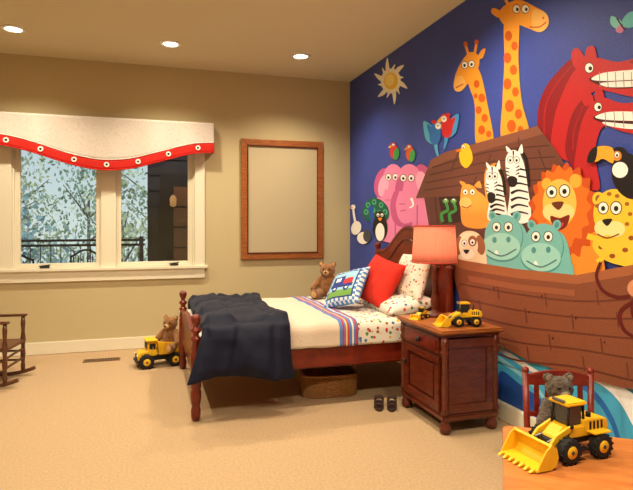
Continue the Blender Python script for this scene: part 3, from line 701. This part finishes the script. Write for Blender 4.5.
# table with toys
E1=Vector((.81,-.586)).normalized();E2=Vector((-.586,-.81)).normalized()
A=Vector((1.33,1.83))-E2*.09
cen=A+E1*.55+E2*.40
tb=empty('play_table',(cen.x,cen.y,0),math.atan2(E1.y,E1.x))
ZT=.52
def rr(hx,hy,r,n=6):
    p=[]
    for cx,cy,a0 in((hx-r,hy-r,0),(-hx+r,hy-r,90),(-hx+r,-hy+r,180),(hx-r,-hy+r,270)):
        for k in range(n+1): a=math.radians(a0+90*k/n);p.append((cx+r*math.cos(a),cy+r*math.sin(a)))
    return p
extr(tb,'top',rr(.55,.40,.035),.028,M_tab,'z',(0,0,ZT-.014),bev=.006)
for sx in(-1,1):
    box(tb,'apron_side',(sx*.47,0,ZT-.065),(.02,.62,.07),M_tab,.003)
    box(tb,'apron_long',(0,sx*.33,ZT-.065),(.92,.02,.07),M_tab,.003)
    for sy in(-1,1): lathe(tb,'leg',[(.018,0),(.024,.02),(.020,.05),(.028,.22),(.020,.34),(.028,.36),(.028,.49)],(sx*.46,sy*.32,0),M_tab,18)
loader('toy_loader',(1.425,1.59,ZT),math.radians(4),.80)
tc_=empty('toy_car',(1.215,1.235,ZT),.3)
extr(tc_,'body',[(-.06,.012),(.06,.012),(.062,.028),(.035,.032),(.02,.05),(-.025,.05),(-.04,.032),(-.062,.028)],.05,mat('car_teal',(40,80,96),.3),'y',bev=.003)
for sx in(-.035,.035):
    for s in(-1,1): cyl(tc_,'wheel',(sx,s*.02,.013),(sx,s*.03,.013),.013,M_rub)
loader('toy_loader.001',(2.0,3.17,.666),math.radians(-14),.64)
loader('toy_loader.002',(1.865,3.50,.666),math.radians(25),.33)
dt=dump('toy_dump_truck',(.13,5.42,0),math.radians(-14+24),1.05)
teddy('teddy_bear.001',(.215,5.435,.135),-.6,1.05,(150,88,46),(196,150,100))

# ---------------------------------------------------------------- child chair with plush
ca=math.atan2(E2.y,E2.x)+math.pi/2+.25
ch=empty('child_chair',(1.98,2.19,0),ca)  # front = local -y
M_cc=wood('chair_red',(112,28,18),(142,44,26),(4,4,14),.35)
box(ch,'seat',(0,0,.275),(.34,.30,.024),M_cc,.008)
for s in(-1,1):
    lathe(ch,'front_leg',[(.013,0),(.018,.10),(.014,.16),(.018,.265)],(s*.14,-.12,0),M_cc,14)
    cyl(ch,'back_post',(s*.155,.135,0),(s*.165,.165,.565),.016,M_cc);sph(ch,'finial',(s*.165,.166,.575),.019,M_cc)
    cyl(ch,'stretcher_side',(s*.14,-.12,.12),(s*.155,.14,.12),.009,M_cc)
cyl(ch,'stretcher_front',(-.14,-.12,.16),(.14,-.12,.16),.009,M_cc)
extr(ch,'crest_rail',[(-.165,.50),(.165,.50)]+[(.165-.33*i/12,.55+.03*math.sin(math.pi*i/12)) for i in range(13)],.02,M_cc,'y',(0,.164,0),bev=.004)
extr(ch,'lower_rail',[(-.16,.34),(.16,.34),(.16,.365),(-.16,.365)],.018,M_cc,'y',(0,.152,0))
for k in range(5): box(ch,f'slat_{k}',(-.11+k*.055,.158,.43),(.026,.010,.15),M_cc,.003,(-.05,0,0))
pl=Vector((1.98,2.19,0))+Matrix.Rotation(ca,3,'Z')@Vector((-.045,.03,0))
pm=teddy('plush_animal',(pl.x,pl.y,.290),ca+.1,.98,(96,80,66),(150,132,110),rough=.020)

# ---------------------------------------------------------------- rocking chair (child size), faces +x
rc=empty('rocking_chair',(-1.26,5.22,0),math.radians(-8))
for s in(-1,1):
    y=s*.20
    tube(rc,'rocker',[(-.36,y,.085),(-.2,y,.035),(0,y,.018),(.16,y,.03),(.28,y,.065)],.016,M_rock)
    lathe(rc,'front_post',[(.014,0),(.019,.05),(.014,.09),(.021,.16),(.015,.22),(.021,.30),(.014,.36),(.019,.43),(.014,.49)],(.18,y,.035),M_rock,16)
    tube(rc,'back_post',[(-.17,y,.03),(-.18,y,.30),(-.24,y,.62),(-.30,y,.90)],.016,M_rock)
    box(rc,'arm',(-.02,y,.535),(.47,.055,.02),M_rock,.008)
    for z in(.14,.22): cyl(rc,'side_rung',(.18,y,z),(-.175,y,z),.009,M_rock)
for z in(.16,.24): cyl(rc,'front_rung',(.18,-.2,z),(.18,.2,z),.010,M_rock)
box(rc,'seat',(0,0,.315),(.42,.42,.025),M_rock,.010)
for k in range(6): tube(rc,f'back_spindle_{k}',[(-.20,-.15+k*.06,.33),(-.24,-.15+k*.06,.60),(-.295,-.15+k*.06,.86)],.008,M_rock)
box(rc,'crest',(-.298,0,.88),(.025,.42,.09),M_rock,.008,(0,-.2,0))

# ---------------------------------------------------------------- basket, sandals, vent
M_wk=wood('wicker',(112,70,32),(166,116,60),(30,30,60),.7)
bk=empty('wicker_basket',(1.37,4.12,0),-.1)
def bs(t,z): # rounded rect loop
    a=2*math.pi*t;k=1+z*.25;return (math.copysign(abs(math.cos(a))**.5,math.cos(a))*.21*k,math.copysign(abs(math.sin(a))**.5,math.sin(a))*.14*k)
def bfn(a,b):
    z=b*.16;x,y=bs(a,z);w_=.005*(1 if (int(round(a*120))+int(round(b*16)))%2 else -1);n=math.hypot(x,y);return (x+x/n*w_,y+y/n*w_,.006+z)
grid(bk,'woven_side',bfn,120,16,M_wk,smooth=False,solid=.006)
extr(bk,'bottom',[bs(k/40,0) for k in range(40)],.008,M_wk,'z',(0,0,.006),bev=0)
tube(bk,'rim',[(*bs(k/32,.16),.168) for k in range(32)],.010,M_wk,True)
for s in(-1,1): tube(bk,'handle',[(s*.20,-.05,.165),(s*.225,-.04,.205),(s*.225,.04,.205),(s*.20,.05,.165)],.006,M_wk)
M_sh=mat('sandal_leather',(58,36,30),.7)
sd=empty('sandals',(1.655,3.65,0),-.43)
for n,dx,rz in(('l',-.047,.06),('r',.047,-.05)):
    sole=[(.032*math.cos(t)*(1.0+.15*math.sin(t)*-1),.090*math.sin(t)) for t in [2*math.pi*k/24 for k in range(24)]]
    extr(sd,'sole_'+n,sole,.018,M_sh,'z',(dx,0,.010),(0,0,rz),.004)
    for yy,h in((-.050,.040),(-.012,.050),(.035,.062)): 
        q=tube(sd,f'strap_{n}_{yy}',[(-.029,yy,.014),(-.020,yy,h),(.020,yy,h),(.029,yy,.014)],.008,M_sh);q.location=(dx,0,0)
    q=tube(sd,f'heel_{n}',[(-.028,.04,.05),(-.020,.08,.060),(.020,.08,.060),(.028,.04,.05)],.008,M_sh);q.location=(dx,0,0)
vt=empty('floor_vent',(-.43,5.77,0))
box(vt,'plate',(0,0,.003),(.34,.12,.006),mat('vent_brown',(112,80,50),.5),.002)
for k in range(12): box(vt,f'slot_{k}',(-.14+k*.0255,0,.0065),(.012,.085,.003),M_black,0)

# ================================================================= outside
M_deck=wood('deck_boards',(120,110,100),(150,138,124),(1,12,1),.7)
multibox('exterior_deck',[(-6,(4 if 6.45+.21*k+.19<8.3 else -.03),6.45+.21*k,6.45+.21*k+.19,-.12,-.06) for k in range(16)],M_deck)
rl=empty('deck_railing',(0,9.75,-.06));M_ir=mat('iron',(30,30,34),.5)
for z in(.12,1.06,1.14): cyl(rl,'rail',(-6,0,z),(-.04,0,z),.02,M_ir,seg=8)
for k in range(4): box(rl,'post',(-5.8+k*1.9,0,.6),(.07,.07,1.2),M_ir,.004)
bm=bmesh.new()
for k in range(40):
    g_=bmesh.ops.create_cube(bm,size=1)['verts']
    for q in g_: q.co=Vector((-6+k*.15+q.co.x*.012,q.co.y*.012,.6+q.co.z*.95))
fin(bm,'balusters',rl,M_ir)
def pchair(name,loc,rz):
    e=empty(name,loc,rz)
    for sx in(-.24,.24):
        cyl(e,'leg_f',(sx,-.24,0),(sx,-.22,.62),.014,M_ir,seg=8);cyl(e,'leg_b',(sx,.24,0),(sx,.26,.95),.014,M_ir,seg=8);cyl(e,'arm',(sx,-.26,.62),(sx,.25,.66),.016,M_ir,seg=8)
    box(e,'seat',(0,0,.42),(.48,.48,.03),M_ir,.005)
    for k in range(6): cyl(e,'back_bar',(-.2+k*.08,.25,.45),(-.2+k*.08,.26,.93),.008,M_ir,seg=6)
    tube(e,'back_top',[(-.24,.26,.93),(0,.265,1.02),(.24,.26,.93)],.015,M_ir)
pchair('patio_chair',(-1.50,7.5,-.055),.5);pchair('patio_chair.001',(-1.05,8.9,-.055),-2.4)
pt_=empty('patio_table',(-2.6,8.6,-.055));lathe(pt_,'top',[(.45,.70),(.46,.72),(.45,.735),(0,.735)],(0,0,0),M_ir,28);cyl(pt_,'stem',(0,0,0),(0,0,.7),.03,M_ir)
# neighbouring house wing with glazed door
hs=empty('house_wing',(0,0,0));M_sid=mat('siding_dark',(60,54,54),.8,var=.15,vscale=3)
box(hs,'wall',(1.75,9.6,1.5),(3.5,2.4,3.4),M_sid,.01)
for k in range(14): box(hs,f'lap_{k}',(1.75,8.39,.0+k*.23),(3.5,.02,.012),mat('lap_edge',(40,36,36),.8),0)
box(hs,'door_leaf',(.62,8.37,1.05),(.9,.04,2.1),mat('door_dark',(40,30,26),.5),.005);box(hs,'door_lite',(.62,8.345,1.3),(.5,.01,1.2),mat('door_glass',(110,70,46),.1,emit=.3),0)
for zz in(1.0,1.3,1.6): box(hs,'door_muntin',(.62,8.335,zz),(.5,.01,.025),_m['door_dark'],0)
box(hs,'roof_edge',(1.6,9.5,3.25),(4.1,2.9,.18),M_sid,.02)
lathe(hs,'wall_lantern',[(.02,0),(.045,.02),(.05,.12),(.03,.16),(.0,.18)],(.36,8.30,1.60),mat('lantern',(200,140,80),.5,emit=.5),12)
multibox('garden_ground',[(-25,20,9.85,45,-3.2,-3.0)],mat('grass',(126,142,112),.95,var=.2,vscale=1))
M_bark=mat('bark',(104,98,92),.9)
def tree(name,x,y,h,r,c,n):
    e=empty(name,(x,y,-3.0));rnd=random.Random(int(x*10+y*7))
    cyl(e,'trunk',(0,0,0),(0,0,h*.8),.10,M_bark,.04,10)
    for k in range(9):
        a=rnd.uniform(0,6.28);z=h*rnd.uniform(.3,.7);cyl(e,'branch',(0,0,z),(math.cos(a)*r*.8,math.sin(a)*r*.8,z+h*.16),.04,M_bark,.01,6)
    bm=bmesh.new()
    for k in range(n):
        a=rnd.uniform(0,6.28);t=rnd.random();rr_=r*math.sqrt(rnd.random())*(1.1-.75*abs(t-.35));p=Vector((math.cos(a)*rr_,math.sin(a)*rr_,h*(.22+.78*t)))
        p+=Vector((noise.noise(p*1.3),noise.noise(p*1.3+Vector((9,0,0))),noise.noise(p*1.3+Vector((0,9,0)))))*.9
        s=rnd.uniform(.04,.11);R=Euler((rnd.uniform(0,6),rnd.uniform(0,6),rnd.uniform(0,6))).to_matrix()
        bm.faces.new([bm.verts.new(p+R@Vector(q)*s) for q in((-1,0,0),(0,-.6,0),(1,0,0),(0,.6,0))])
    fin(bm,'leaves',e,c)
lv=[mat('leaf_a',(150,172,146),.8,var=.2,vscale=2),mat('leaf_b',(186,190,150),.8,var=.2,vscale=2),mat('leaf_c',(150,176,174),.8,var=.2,vscale=2)]
for i,(x,y,h,r,n) in enumerate(((-6.5,17,8,1.8,1700),(-4.2,19,7.2,1.7,1600),(-2.9,14,5.0,1.0,1100),(-2.0,21,6.8,1.7,1500),(-.7,16,5.6,1.1,1300),(-8.5,21,9,2.2,1700),(.6,22,8,2.0,1700),(-5.8,24,7,2.4,1700))):
    tree('tree' if i==0 else 'tree.%03d'%i,x,y,h,r,lv[i%3],n)
sn=bpy.data.lights.new('sun','SUN');sn.energy=1.9;sn.color=(1,.96,.9);sn.angle=.2  # weak sun from behind the camera, added to brighten the trees
so=bpy.data.objects.new('sun',sn);S.collection.objects.link(so);so.rotation_euler=Vector((.35,1,-.75)).to_track_quat('-Z','Y').to_euler();so.location=(0,-5,8)

wd=bpy.data.worlds.new('overcast');S.world=wd;wd.use_nodes=True;nt=wd.node_tree;bg=nt.nodes['Background']
tc=nt.nodes.new('ShaderNodeTexCoord');sp=nt.nodes.new('ShaderNodeSeparateXYZ');r=nt.nodes.new('ShaderNodeValToRGB')
r.color_ramp.elements[0].position=0;r.color_ramp.elements[0].color=lin((214,224,222));r.color_ramp.elements[1].position=.5;r.color_ramp.elements[1].color=lin((140,174,212))
nt.links.new(tc.outputs['Generated'],sp.inputs[0]);nt.links.new(sp.outputs['Z'],r.inputs['Fac']);nt.links.new(r.outputs['Color'],bg.inputs['Color']);bg.inputs['Strength'].default_value=1.15

cam=bpy.data.cameras.new('camera');cam.sensor_width=36;cam.lens=F/633*36;cam.shift_y=-20/633;cam.clip_start=.05
co=bpy.data.objects.new('camera',cam);S.collection.objects.link(co);co.location=(0,0,H);co.rotation_euler=(math.pi/2,0,-TH);S.camera=co
